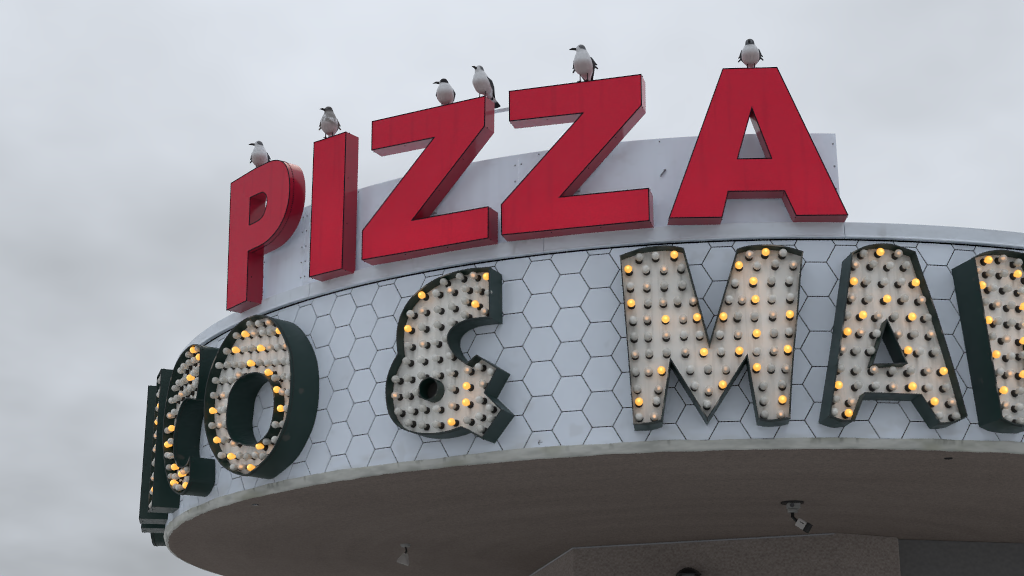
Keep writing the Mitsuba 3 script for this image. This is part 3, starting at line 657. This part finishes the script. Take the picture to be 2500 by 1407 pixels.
circ = [(-0.61 + 0.093 * math.cos(a), 3.296 + 0.097 * math.sin(a), 1) for a in np.linspace(0, 2 * PI, 16, endpoint=False)]
bulb_letter((.189, .25, .074), OUTLINES['mA'], [OUTLINES['mA_hole']], BULBS['mA'], 'dark green bulb letter A with a triangular opening, right of the M')
bulb_letter((.007, .25, .02), OUTLINES['M'], [], BULBS['M'], 'dark green bulb letter M below the second red Z')
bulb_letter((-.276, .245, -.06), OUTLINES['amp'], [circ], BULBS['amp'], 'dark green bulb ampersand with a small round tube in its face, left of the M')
bulb_letter((-.678, .30, 0), OUTLINES['O'], [OUTLINES['O_hole']], BULBS['O'], 'dark green bulb letter O below the red P, with a tall oval opening', 3)
bulb_letter((-.885, .28, .03), OUTLINES['C'], [], BULBS['C'], 'dark green bulb letter C turning away just left of the O', 2)
N_OUT = [(-0.693, 4.244, 0), (-0.606, 4.29, 1), (-0.513, 4.32, 1), (-0.389, 4.34, 1), (-0.17, 4.33, 0), (0.20, 3.56, 0), (0.20, 4.32, 0), (0.42, 4.335, 1), (0.64, 4.25, 0), (0.52, 2.85, 0), (0.40, 2.806, 1), (0.20, 2.80, 0), (-0.20, 3.55, 0), (-0.22, 2.80, 0), (-0.364, 2.796, 0), (-0.472, 2.806, 1), (-0.57, 2.842, 0)]
bulb_letter((.42, .30, .02), N_OUT, [], BULBS['N'] + fill(N_OUT, [], BULBS['N'], 5, x_min=-0.22), 'dark green bulb letter cut off by the right edge of the photo')
I2 = [(-0.19, 4.34, 0), (0.19, 4.34, 0), (0.19, 2.80, 0), (-0.19, 2.80, 0)]
H2 = [(-0.56, 4.34, 0), (-0.18, 4.34, 0), (-0.18, 3.75, 0), (0.18, 3.75, 0), (0.18, 4.34, 0), (0.56, 4.34, 0), (0.53, 2.80, 0), (0.16, 2.80, 0), (0.17, 3.38, 0), (-0.17, 3.38, 0), (-0.16, 2.80, 0), (-0.53, 2.80, 0)]
C2 = [(p[0], p[1], p[2]) for p in OUTLINES['C']]
bulb_letter((I_TH, .28, -.06), I2, [], fill(I2, [], seed=21), 'dark green bulb letter seen nearly edge on, just left of the C')
bulb_letter((I_TH - 0.17, .28, -.03), H2, [], fill(H2, [], seed=22), 'dark green bulb letter seen edge on behind the letter left of the C')
bulb_letter((I_TH - 0.39, .28, 0), C2, [], [], 'dark green letter side showing only its bottom below the leftmost bulb letters')

# ---------------------------------------------------------------- gulls
def chain(spheres, n=22):
    out = manifold3d.Manifold()
    for a, b in zip(spheres, spheres[1:]):
        hs = [manifold3d.Manifold.sphere(r, n).translate((x, y, z)) for x, y, z, r in (a, b)]
        out = out + manifold3d.Manifold.batch_hull(hs)
    return out


def tri(man, refine=0.007, it=12):
    man = man.refine_to_length(refine)
    q = man.to_mesh()
    m = trimesh.Trimesh(q.vert_properties[:, :3], q.tri_verts, process=True)
    trimesh.smoothing.filter_taubin(m, lamb=0.5, nu=0.52, iterations=it)
    return m


def ramp(a, b, x): t = np.clip((x - a) / (b - a), 0, 1); return t * t * (3 - 2 * t)


def gull(fr, x, look, face, hood, label, y=None, depth=-0.09, s=1.0, droop=0.0, up=0.0, wing_out=0.0, brown=0.0, seed=1, tail=0.0, leg=0.0):
    """face and look: degrees by which body and head turn to the viewer's left from facing the viewer."""
    O, t, n = fr
    foot = O + x * t + depth * n
    foot[2] = (y if y is not None else 6.03) + Z0 + 0.001
    toc = EYE - foot
    base = math.atan2(toc[1], toc[0])
    head_yaw = math.radians(face - look)
    m = T().translate(foot.tolist()).rotate([0, 0, 1], math.degrees(base) - face).scale([s, s * 1.04, s])
    mb = m @ T().translate([0, 0, leg])
    key = num('gull')
    tag(key, label, 'gull', 'gulls perched on the red letters')
    cy, sy = math.cos(head_yaw), math.sin(head_yaw)
    H = np.array([0.050 + 0.010 * cy, 0.010 * sy, 0.306 + up])
    fw = np.array([cy * math.cos(droop), sy * math.cos(droop), -math.sin(droop)])
    lf = np.array([-sy, cy, 0])
    body = chain([(-0.165, 0, 0.098 - tail, 0.010), (-0.115, 0, 0.113 - tail * 0.5, 0.034), (-0.060, 0, 0.132, 0.070), (-0.005, 0, 0.146, 0.089), (0.030, 0, 0.180, 0.088), (0.040, 0, 0.222 + up * 0.5, 0.072), (0.046, 0, 0.262 + up * 0.9, 0.052), (*H, 0.0450)])
    f1, f2 = H + fw * 0.018 - [0, 0, 0.003], H + fw * 0.036 - [0, 0, 0.007]
    body = body + chain([(*H, 0.0450), (*f1, 0.033), (*f2, 0.019)])
    b = tri(body)
    v = np.array(b.vertices)
    b.fix_normals()
    nv = np.array(b.vertex_normals)
    col = np.tile(np.array([[0.60, 0.605, 0.62]]), (len(v), 1))
    nz = meshkit.fbm(v * 55 + seed, 3, seed)
    n2 = meshkit.fbm(v * 22 + seed, 3, seed + 1)
    col *= (0.90 + 0.2 * nz)[:, None]

    def lay(c, a):
        nonlocal col
        a = np.clip(a, 0, 1)[:, None]
        col = col * (1 - a) + np.array([c]) * a
    lay((0.40, 0.325, 0.32), 0.85 * ramp(0.20, 0.12, v[:, 2]) * ramp(-0.10, -0.04, v[:, 0]))      # rosy belly: red bounce light from the letter painted into the plumage
    bk = ramp(0.15, 0.55, nv[:, 2] * 0.75 - nv[:, 0] * 0.65) * ramp(0.265, 0.235, v[:, 2]) * ramp(0.04, 0.0, v[:, 0])
    lay((0.10, 0.105, 0.115), bk)                                             # slate back
    lay((0.020, 0.020, 0.022), ramp(-0.125, -0.145, v[:, 0]))                 # tail band
    if brown: lay((0.155, 0.135, 0.12), brown * ramp(0.42, 0.58, n2 + 0.10 * (v[:, 2] > 0.2)) * ramp(0.10, 0.16, v[:, 2]))
    q = v - H
    hx, hy, hz = q @ fw, q @ lf, q[:, 2]
    near = ramp(0.064, 0.050, np.linalg.norm(q, axis=1))
    if hood == 'smudge':
        lay((0.075, 0.078, 0.085), 0.95 * near * ramp(0.036, 0.012, hx) * ramp(-0.026, -0.008, hz + 0.3 * nz * 0.02 - 0.2 * hx))
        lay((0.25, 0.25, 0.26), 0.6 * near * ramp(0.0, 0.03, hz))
    elif hood == 'cap':
        lay((0.018, 0.018, 0.021), near * ramp(0.044, 0.036, hx) * ramp(-0.024, -0.015, hz - 0.10 * hx))
    elif hood == 'hood':
        lay((0.075, 0.080, 0.088), near * ramp(-0.044, -0.036, hz))
        lay((0.30, 0.32, 0.34), 0.8 * near * np.exp(-((hx - 0.036) / 0.016) ** 2 - (np.abs(hy) - 0.012) ** 2 / 0.0002 - ((hz + 0.004) / 0.014) ** 2))
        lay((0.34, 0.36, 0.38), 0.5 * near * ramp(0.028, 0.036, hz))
    elif hood == 'brown':
        lay((0.075, 0.070, 0.070), 0.9 * near * ramp(-0.030, -0.010, hz))
        lay((0.035, 0.033, 0.034), near * np.exp(-((hx - 0.010) / 0.014) ** 2 - ((hz - 0.006) / 0.010) ** 2))
    collar = np.exp(-((v[:, 2] - (0.258 + up * 0.8) - 0.10 * (v[:, 0] - 0.05)) / 0.007) ** 2)
    lay((0.30, 0.30, 0.31), 0.45 * collar * ramp(0.3, 0.6, n2))
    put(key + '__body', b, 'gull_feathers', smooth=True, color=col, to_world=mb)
    # bill, hooked slightly at the tip
    b0, b1, b2 = f2 + fw * 0.006, f2 + fw * 0.044 + [0, 0, 0.001], f2 + fw * 0.074 - [0, 0, 0.009]
    put(key + '__bill', tri(chain([(*b0, 0.0155), (*b1, 0.0120), (*b2, 0.0045)], 12), 0.006, 4), 'gull_dark', smooth=True, to_world=mb)
    tl = np.array([(-0.125, w * 0.022, 0.112 + dz - tail * 0.6) for w in (-1, 1) for dz in (-0.005, 0.005)] + [(-0.262 + 0.012 * (w in (-1, 1)), w * 0.046, 0.083 + dz - tail * 1.9) for w in (-1, -0.3, 0.3, 1) for dz in (-0.003, 0.003)])
    tm_ = trimesh.convex.convex_hull(tl).subdivide_to_size(0.02)
    tk = ramp(-0.195, -0.205, tm_.vertices[:, 0])[:, None]
    put(key + '__tail', tm_, 'gull_feathers', smooth=True, color=np.array([[0.55, 0.55, 0.56]]) * (1 - tk) + np.array([[0.014, 0.014, 0.016]]) * tk, to_world=mb)
    for sgn in (-1, 1):
        e = H + fw * 0.021 + lf * sgn * 0.0335 + [0, 0, 0.008]
        put(num(key + '__eye'), trimesh.creation.icosphere(2, 0.0070).apply_translation(e), 'gull_dark', smooth=True, to_world=mb)
        w = chain([(0.030, sgn * (0.072 + wing_out), 0.205, 0.014), (-0.020, sgn * (0.083 + wing_out), 0.172, 0.022), (-0.085, sgn * 0.064, 0.140, 0.018), (-0.165, sgn * 0.026, 0.112 - tail, 0.009), (-0.235, sgn * 0.006, 0.094 - tail * 1.4, 0.004)], 14)
        w = w + chain([(0.028, sgn * (0.068 + wing_out), 0.190, 0.012), (-0.030, sgn * (0.080 + wing_out), 0.138, 0.014), (-0.110, sgn * 0.050, 0.118, 0.010)], 14)
        if wing_out:
            w = w + chain([(-0.02, sgn * (0.088 + wing_out), 0.180, 0.008), (-0.035, sgn * (0.102 + wing_out * 2), 0.160, 0.008)], 10) + chain([(-0.03, sgn * (0.085 + wing_out), 0.150, 0.010), (-0.05, sgn * (0.106 + wing_out * 2), 0.125, 0.008)], 10)
        wm = tri(w, 0.008, 6)
        wv = np.array(wm.vertices)
        wc = np.tile(np.array([[0.055, 0.057, 0.063]]), (len(wv), 1)) if not brown else np.tile(np.array([[0.13, 0.115, 0.105]]), (len(wv), 1))
        wc *= (0.7 + 0.6 * meshkit.fbm(wv * 60 + seed, 3, 2))[:, None]
        k = ramp(-0.09, -0.13, wv[:, 0])[:, None]
        wc = wc * (1 - k) + np.array([[0.014, 0.014, 0.015]]) * k
        put(num(key + '__wing'), wm, 'gull_feathers', smooth=True, color=wc, to_world=mb)
        y0 = sgn * 0.036
        shank = chain([(-0.006, y0, 0.082 + leg, 0.0085), (0.000, y0, 0.060 + leg, 0.0050), (0.004, y0, 0.004, 0.0058)], 10)
        toes = trimesh.util.concatenate([rod((0.004, y0, 0.004), (0.004 + 0.040 * math.cos(a), y0 + 0.040 * math.sin(a), 0.003), 0.0032, 6) for a in (-0.5, 0, 0.5)] +
                                        [trimesh.convex.convex_hull(np.array([(0.002, y0, z) for z in (0.001, 0.003)] + [(0.004 + 0.036 * math.cos(a), y0 + 0.036 * math.sin(a), z) for a in (-0.5, 0, 0.5) for z in (0.001, 0.0025)]))])
        put(num(key + '__leg'), trimesh.util.concatenate([tri(shank, 0.01, 2), toes]), 'gull_leg', smooth=40, to_world=m)
    return key


gull(RFR[0], 0.135, 80, 12, 'smudge', 'pale gull on the shoulder of the red P, bill pointing left', y=6.021, s=0.90, wing_out=0.004, seed=3, leg=0.016)
gull(RFR[1], -0.044, 55, 8, 'brown', 'mottled grey brown gull standing on the red I', y=6.024, s=0.90, depth=-0.03, wing_out=0.003, brown=0.8, seed=5, leg=0.006)
gull(RFR[2], 0.165, 84, 10, 'cap', 'white gull with a black cap, left one of the two gulls on the first Z', y=6.027, s=0.88, depth=-0.075, seed=7, up=-0.026)
gull(RFR[2], 0.585, 42, 38, 'smudge', 'white gull at the right corner of the first Z, dark wing and tail showing', y=6.029, s=0.89, depth=-0.04, seed=9, droop=-0.12, tail=0.05)
gull(RFR[3], 0.100, 76, 18, 'smudge', 'tall gull standing alone on the second Z with long dark legs showing', y=6.027, s=0.93, depth=-0.02, wing_out=0.007, seed=11, tail=0.065, up=0.004, leg=0.024)
gull(RFR[4], 0.012, 4, 0, 'hood', 'gull with a dark grey hood on top of the red A, facing straight ahead', y=6.038, s=0.85, depth=-0.04, wing_out=0.008, seed=13, up=-0.026)

# ---------------------------------------------------------------- devices on the soffit and the wall
def dev(mesh, pos, rz=0.0, tilt=None):
    m = mesh.copy()
    if tilt is not None: m.apply_transform(tilt)
    m.apply_transform(trimesh.transformations.rotation_matrix(rz, [0, 0, 1]))
    m.apply_translation(pos)
    return m


C1 = np.array([0.75, -4.07, ZS])
k1 = 'security_camera'
tag(k1, 'white box camera with a black hood hanging under the canopy at right', 'camera')
put(k1 + '__base_plate', dev(trimesh.creation.cylinder(radius=0.115, height=0.012, sections=24), C1 + [0, 0, -0.006]), 'device_black', smooth=30)
put(k1 + '__junction_box', dev(box(0.125, 0.10, 0.055, bevel=0.006), C1 + [0.01, 0, -0.040], 0.12), 'device_grey')
put(k1 + '__junction_box__lid', dev(trimesh.creation.cylinder(radius=0.022, height=0.006, sections=14, transform=trimesh.transformations.rotation_matrix(PI / 2, [1, 0, 0])), C1 + [-0.005, -0.053, -0.038]), 'bolt_dark')
put(k1 + '__collar', dev(box(0.095, 0.08, 0.036, bevel=0.008), C1 + [0.0, 0, -0.087]), 'device_grey')
put(k1 + '__arm', trimesh.util.concatenate([rod(C1 + [0, 0, -0.10], C1 + [-0.005, -0.01, -0.155], 0.017), rod(C1 + [-0.005, -0.01, -0.150], C1 + [0.035, -0.02, -0.195], 0.015)]), 'device_black', smooth=30)
cb = np.array(trimesh.creation.box((1, 1, 1)).vertices)
axis = np.array([0.80, -0.22, -0.56]); axis /= np.linalg.norm(axis)
side_ = np.cross([0, 0, 1], axis); side_ /= np.linalg.norm(side_)
upv = np.cross(axis, side_)
def body_box(lx, ly, lz, off, bevel=0.006):
    m = box(lx, ly, lz, bevel=bevel)
    V = np.array(m.vertices)
    m.vertices = C1 + [0.045, -0.03, -0.205] + (V[:, :1] + off[0]) * axis + (V[:, 1:2] + off[1]) * side_ + (V[:, 2:3] + off[2]) * upv
    return m
put(k1 + '__housing', body_box(0.10, 0.085, 0.085, (0.045, 0, 0)), 'device_white')
put(k1 + '__hood', body_box(0.042, 0.098, 0.096, (0.113, 0, 0)), 'device_black')
put(k1 + '__slot', body_box(0.045, 0.004, 0.008, (0.05, -0.0425, 0.014), 0.001), 'device_black')
C2_ = np.array([-3.66, -1.70, ZS])
k2 = 'security_light'
tag(k2, 'small pale lamp head hanging under the canopy at left', 'lamp')
put(k2 + '__base_plate', dev(revolve([(0.0001, -0.03), (0.05, -0.028), (0.062, 0.0)], 20), C2_), 'device_grey', smooth=30)
put(k2 + '__arm', trimesh.util.concatenate([rod(C2_ + [0, 0, -0.02], C2_ + [0.018, -0.01, -0.085], 0.010), rod(C2_ + [0.018, -0.01, -0.08], C2_ + [0.0, -0.01, -0.11], 0.012)]), 'device_black', smooth=30)
tm = trimesh.transformations.rotation_matrix(0.30, [0, 1, 0])
put(k2 + '__lamp_head', dev(revolve([(0.0001, 0.03), (0.028, 0.028), (0.040, 0.005), (0.070, -0.055), (0.078, -0.095), (0.070, -0.095), (0.05, -0.07), (0.0001, -0.06)], 20), C2_ + [0.0, -0.01, -0.135], 0, tm), 'device_white', smooth=40)
# lantern on the booth wall, only its top shows at the bottom edge of the picture
wn = np.array([-0.2574, -0.9663, 0]); wt = np.array([0.9663, -0.2574, 0])
LP = np.array(LANTERN)
k3 = 'wall_lantern'
tag(k3, 'black wall lantern on the dark building core, cut off by the bottom edge', 'lamp')
put(k3 + '__backplate', dev(box(0.14, 0.03, 0.30, bevel=0.008), LP + wn * 0.016 + [0, 0, -0.18], -0.26), 'device_black')
put(k3 + '__roof', dev(revolve([(0.0001, 0.0), (0.05, -0.012), (0.11, -0.045), (0.15, -0.085), (0.145, -0.095), (0.0001, -0.08)], 20), LP + wn * 0.16 + [0, 0, -0.0]), 'device_black', smooth=40)
put(k3 + '__glass', dev(revolve([(0.0001, -0.09), (0.10, -0.09), (0.085, -0.30), (0.0001, -0.31)], 8), LP + wn * 0.16), 'dark_glass')
